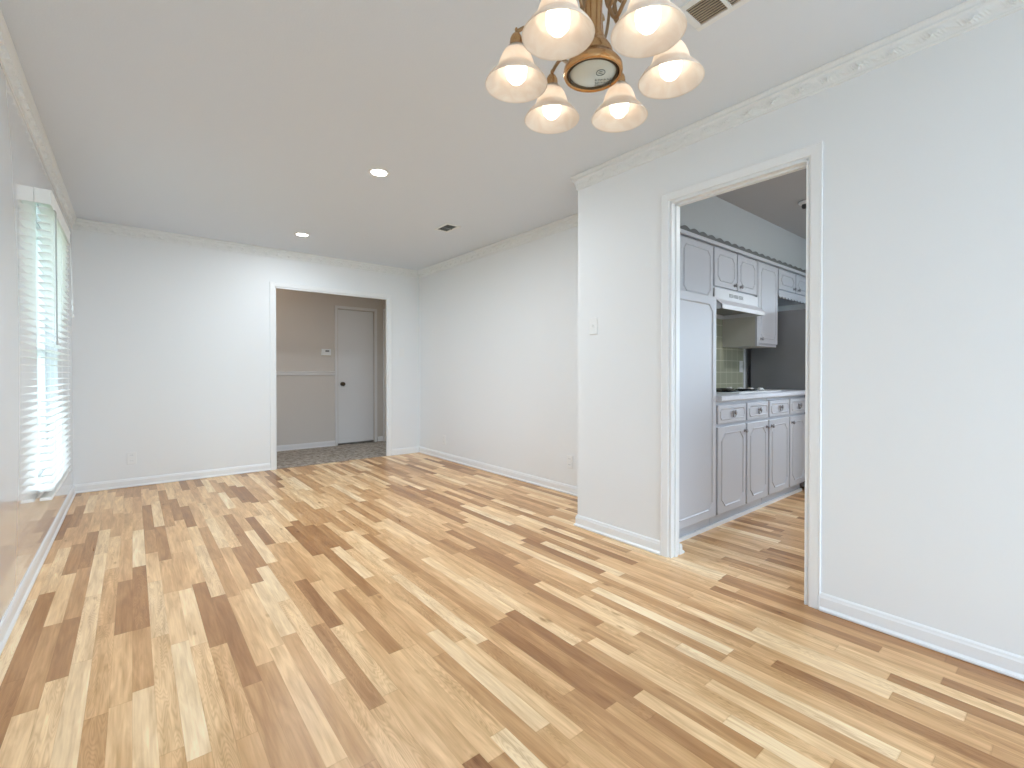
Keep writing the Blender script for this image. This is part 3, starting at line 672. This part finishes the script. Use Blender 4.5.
# upper cabinets
def carc(t, x0, z0, x1, z1, side=None):
    L_ = t.location
    MB().box(x0, SOY+0.018, z0, x1, KB-0.001, z1).xf(Matrix.Translation(-L_)).build('carcass', side or M['cab'], t)
def upper(x0, x1, z0, label, doors, ztop=2.050, side=None):
    t = thing('upper_cabinet', label, 'cabinet', ((x0+x1)/2, KB, z0))
    carc(t, x0, z0, x1, 2.112, side)
    MB().box(x0, SOY+0.0175, z0, x1, SOY+0.019, 2.10).xf(Matrix.Translation(-t.location)).build('face_frame', M['cab'], t)
    for (a, b, zb, k) in doors: front(t, 'door', a, zb, b, ztop, SOY, k, 0.042, 0.040)
    return t
upper(2.60, 3.475, 1.60, 'upper cabinet above the tall pantry just inside the doorway', [(3.00, 3.465, 1.615, None)])
upper(3.480, 4.235, 1.735, 'two-door upper cabinet directly above the range hood', [(3.490, 3.855, 1.75, (3.815, 1.785)), (3.872, 4.228, 1.75, (3.915, 1.785))])
t4 = upper(4.240, 4.680, 1.312, 'long single-door upper cabinet between range hood and refrigerator', [(4.262, 4.668, 1.335, (4.31, 1.375))], side=M['cabside'])
MB().box(4.2405, SOY+0.002, 1.312, 4.2600, SOY+0.019, 2.06).xf(Matrix.Translation(-t4.location)).build('stile', M['cab'], t4)
t5 = upper(4.685, 5.52, 1.805, 'two-door upper cabinet above the refrigerator with scalloped lower valance', [(4.695, 5.090, 1.862, (5.045, 1.895)), (5.112, 5.505, 1.862, (5.155, 1.895))])
def scallops(x0, x1, zb, amp, per, up):
    out = []; n_ = int((x1-x0)/per*8)
    for i in range(n_+1):
        x = x0 + (x1-x0)*i/n_; ph = ((x-x0)/per) % 1; out.append((x, zb + (amp if up else -amp)*math.sin(PI*ph)))
    return out
# scalloped cornice along the cabinet tops
o_ = scallops(2.60, KX-0.05, 2.098, 0.020, 0.125, True)
pl = [(2.60, 2.058)] + o_ + [(KX-0.05, 2.058)]
cn = MB(); rings = []
top = o_; bot = [(x, 2.060) for x, _ in o_]
vs = [(x, SOY-0.020, z) for x, z in top] + [(x, SOY-0.020, z) for x, z in bot] + [(x, SOY-0.001, z) for x, z in top] + [(x, SOY-0.001, z) for x, z in bot]
n_ = len(o_); fs = []
for i in range(n_-1):
    fs += [(i, i+1, n_+i+1, n_+i), (2*n_+i+1, 2*n_+i, 3*n_+i, 3*n_+i+1), (i, 2*n_+i, 2*n_+i+1, i+1), (n_+i, n_+i+1, 3*n_+i+1, 3*n_+i)]
cn.add(vs, fs)
struct('trim_16', cn, M['scallop'])
struct('trim_17', MB().box(2.60, SOY-0.024, 2.056, KX-0.05, SOY-0.002, 2.082), M['cab'], bevel=0.003)
# valance under the fridge cabinet
vl = MB(); o2 = scallops(4.69, 5.515, 1.800, 0.022, 0.075, False); n_ = len(o2); zt = 1.845
vs = [(x, SOY, zt) for x, z in o2] + [(x, SOY, z) for x, z in o2] + [(x, SOY+0.016, zt) for x, z in o2] + [(x, SOY+0.016, z) for x, z in o2]
fs = []
for i in range(n_-1):
    fs += [(i, i+1, n_+i+1, n_+i), (2*n_+i+1, 2*n_+i, 3*n_+i, 3*n_+i+1), (i, 2*n_+i, 2*n_+i+1, i+1), (n_+i, n_+i+1, 3*n_+i+1, 3*n_+i)]
vl.add(vs, fs); vl.xf(Matrix.Translation(-t5.location)).build('scalloped_valance', M['cab'], t5)
# range hood
hd = thing('range_hood', 'white under-cabinet range hood above the cooktop', 'range hood', (3.8575, KB, 1.56))
L_ = Matrix.Translation(-hd.location)
hx0, hx1 = 3.482, 4.233
hm = MB().loops([[(x, KB-0.004, 1.733), (x, SOY-0.004, 1.733), (x, SOY-0.004, 1.652), (x, 1.735, 1.600), (x, 1.735, 1.568), (x, 1.745, 1.568), (x, 1.745, 1.595), (x, SOY+0.01, 1.645), (x, KB-0.03, 1.645), (x, KB-0.03, 1.568), (x, KB-0.004, 1.568)] for x in (hx0, hx1)])
for a, b in ((hx0, hx0+0.012), (hx1-0.012, hx1)):
    hm.loops([[(x, KB-0.01, 1.70), (x, SOY, 1.70), (x, SOY, 1.648), (x, 1.737, 1.596), (x, 1.737, 1.568), (x, KB-0.01, 1.568)] for x in (a, b)])
hm.xf(L_).build('hood_body', M['hoodm'], hd)
box(hx0+0.02, SOY+0.03, 1.600, hx1-0.02, KB-0.04, 1.606).xf(L_).build('grease_filter', M['ventd'], hd)
g = MB()
for k in range(3):
    for q in range(3): g.box(3.715+k*0.085, SOY-0.006, 1.682+q*0.010, 3.785+k*0.085, SOY-0.003, 1.687+q*0.010)
g.xf(L_).build('vent_slots', M['ventd'], hd)
# refrigerator
fr = thing('refrigerator', 'dark grey refrigerator at the far end of the kitchen counter', 'refrigerator', (5.12, 1.70, 0))
box(-0.385, -0.28, 0.03, 0.385, 0.375, 1.655).build('fridge_body', M['fridge'], fr, bevel=0.008)
box(-0.383, -0.345, 0.06, -0.003, -0.285, 1.65).build('freezer_door', M['steel'], fr, bevel=0.012)
box(0.003, -0.345, 0.06, 0.383, -0.285, 1.65).build('fridge_door', M['steel'], fr, bevel=0.012)
for s in (-1, 1):
    MB().tube([(s*0.035, -0.345, 0.55), (s*0.035, -0.385, 0.57), (s*0.035, -0.385, 1.35), (s*0.035, -0.345, 1.37)], 0.011, 10).build('handle', M['steel'], fr)
for x in (-0.35, 0.35):
    for y in (-0.25, 0.33): MB().lathe([(0.018,0.0),(0.020,0.006),(0.012,0.012),(0.010,0.035)], (x, y, 0), 14).build('foot', M['dark'], fr)
# small ceiling spot in the kitchen
ks = thing('ceiling_spotlight', 'tiny ceiling light with a dark lens on the kitchen ceiling', 'ceiling light', (4.16, 1.405, HC-0.004))
MB().lathe([(0.0004,0),(0.045,0),(0.045,-0.012),(0.035,-0.020),(0.0004,-0.020)], seg=24).build('spot_base', M['crown'], ks)
MB().lathe([(0.022,-0.018),(0.024,-0.040),(0.018,-0.050),(0.0004,-0.050)], seg=20).build('spot_lens', M['dark'], ks)

# ------------------------------------------------------------------ hallway lamp (out of sight, left part of the hall)
hl = thing('hall_ceiling_lamp', 'round warm glass ceiling lamp in the hallway', 'ceiling lamp', (1.05, 6.35, HC))
MB().lathe([(0.0004,0),(0.15,0),(0.155,-0.02),(0.15,-0.03)], seg=32).build('lamp_base', M['brass'], hl)
MB().lathe([(0.145,-0.03),(0.13,-0.07),(0.08,-0.10),(0.0004,-0.11)], seg=32).build('lamp_bowl', mat('lit_warm_bowl', (0.9, 0.85, 0.75), 0.4, emit=((1.0, 0.76, 0.56), 10.0)), hl)

kl = thing('kitchen_fill_lamp', 'unseen ceiling lamp added to brighten the kitchen', 'ceiling lamp', (4.0, 0.2, HC-0.004))  # unseen lamp, added to brighten the kitchen floor
MB().lathe([(0.0004,0),(0.16,0),(0.165,-0.02),(0.15,-0.045),(0.09,-0.062),(0.0004,-0.068)], seg=36).build('lamp_cover', mat('kitchen_fill_glow', (0.9, 0.9, 0.9), 0.4, emit=((0.97, 0.98, 1.0), 48.0)), kl)
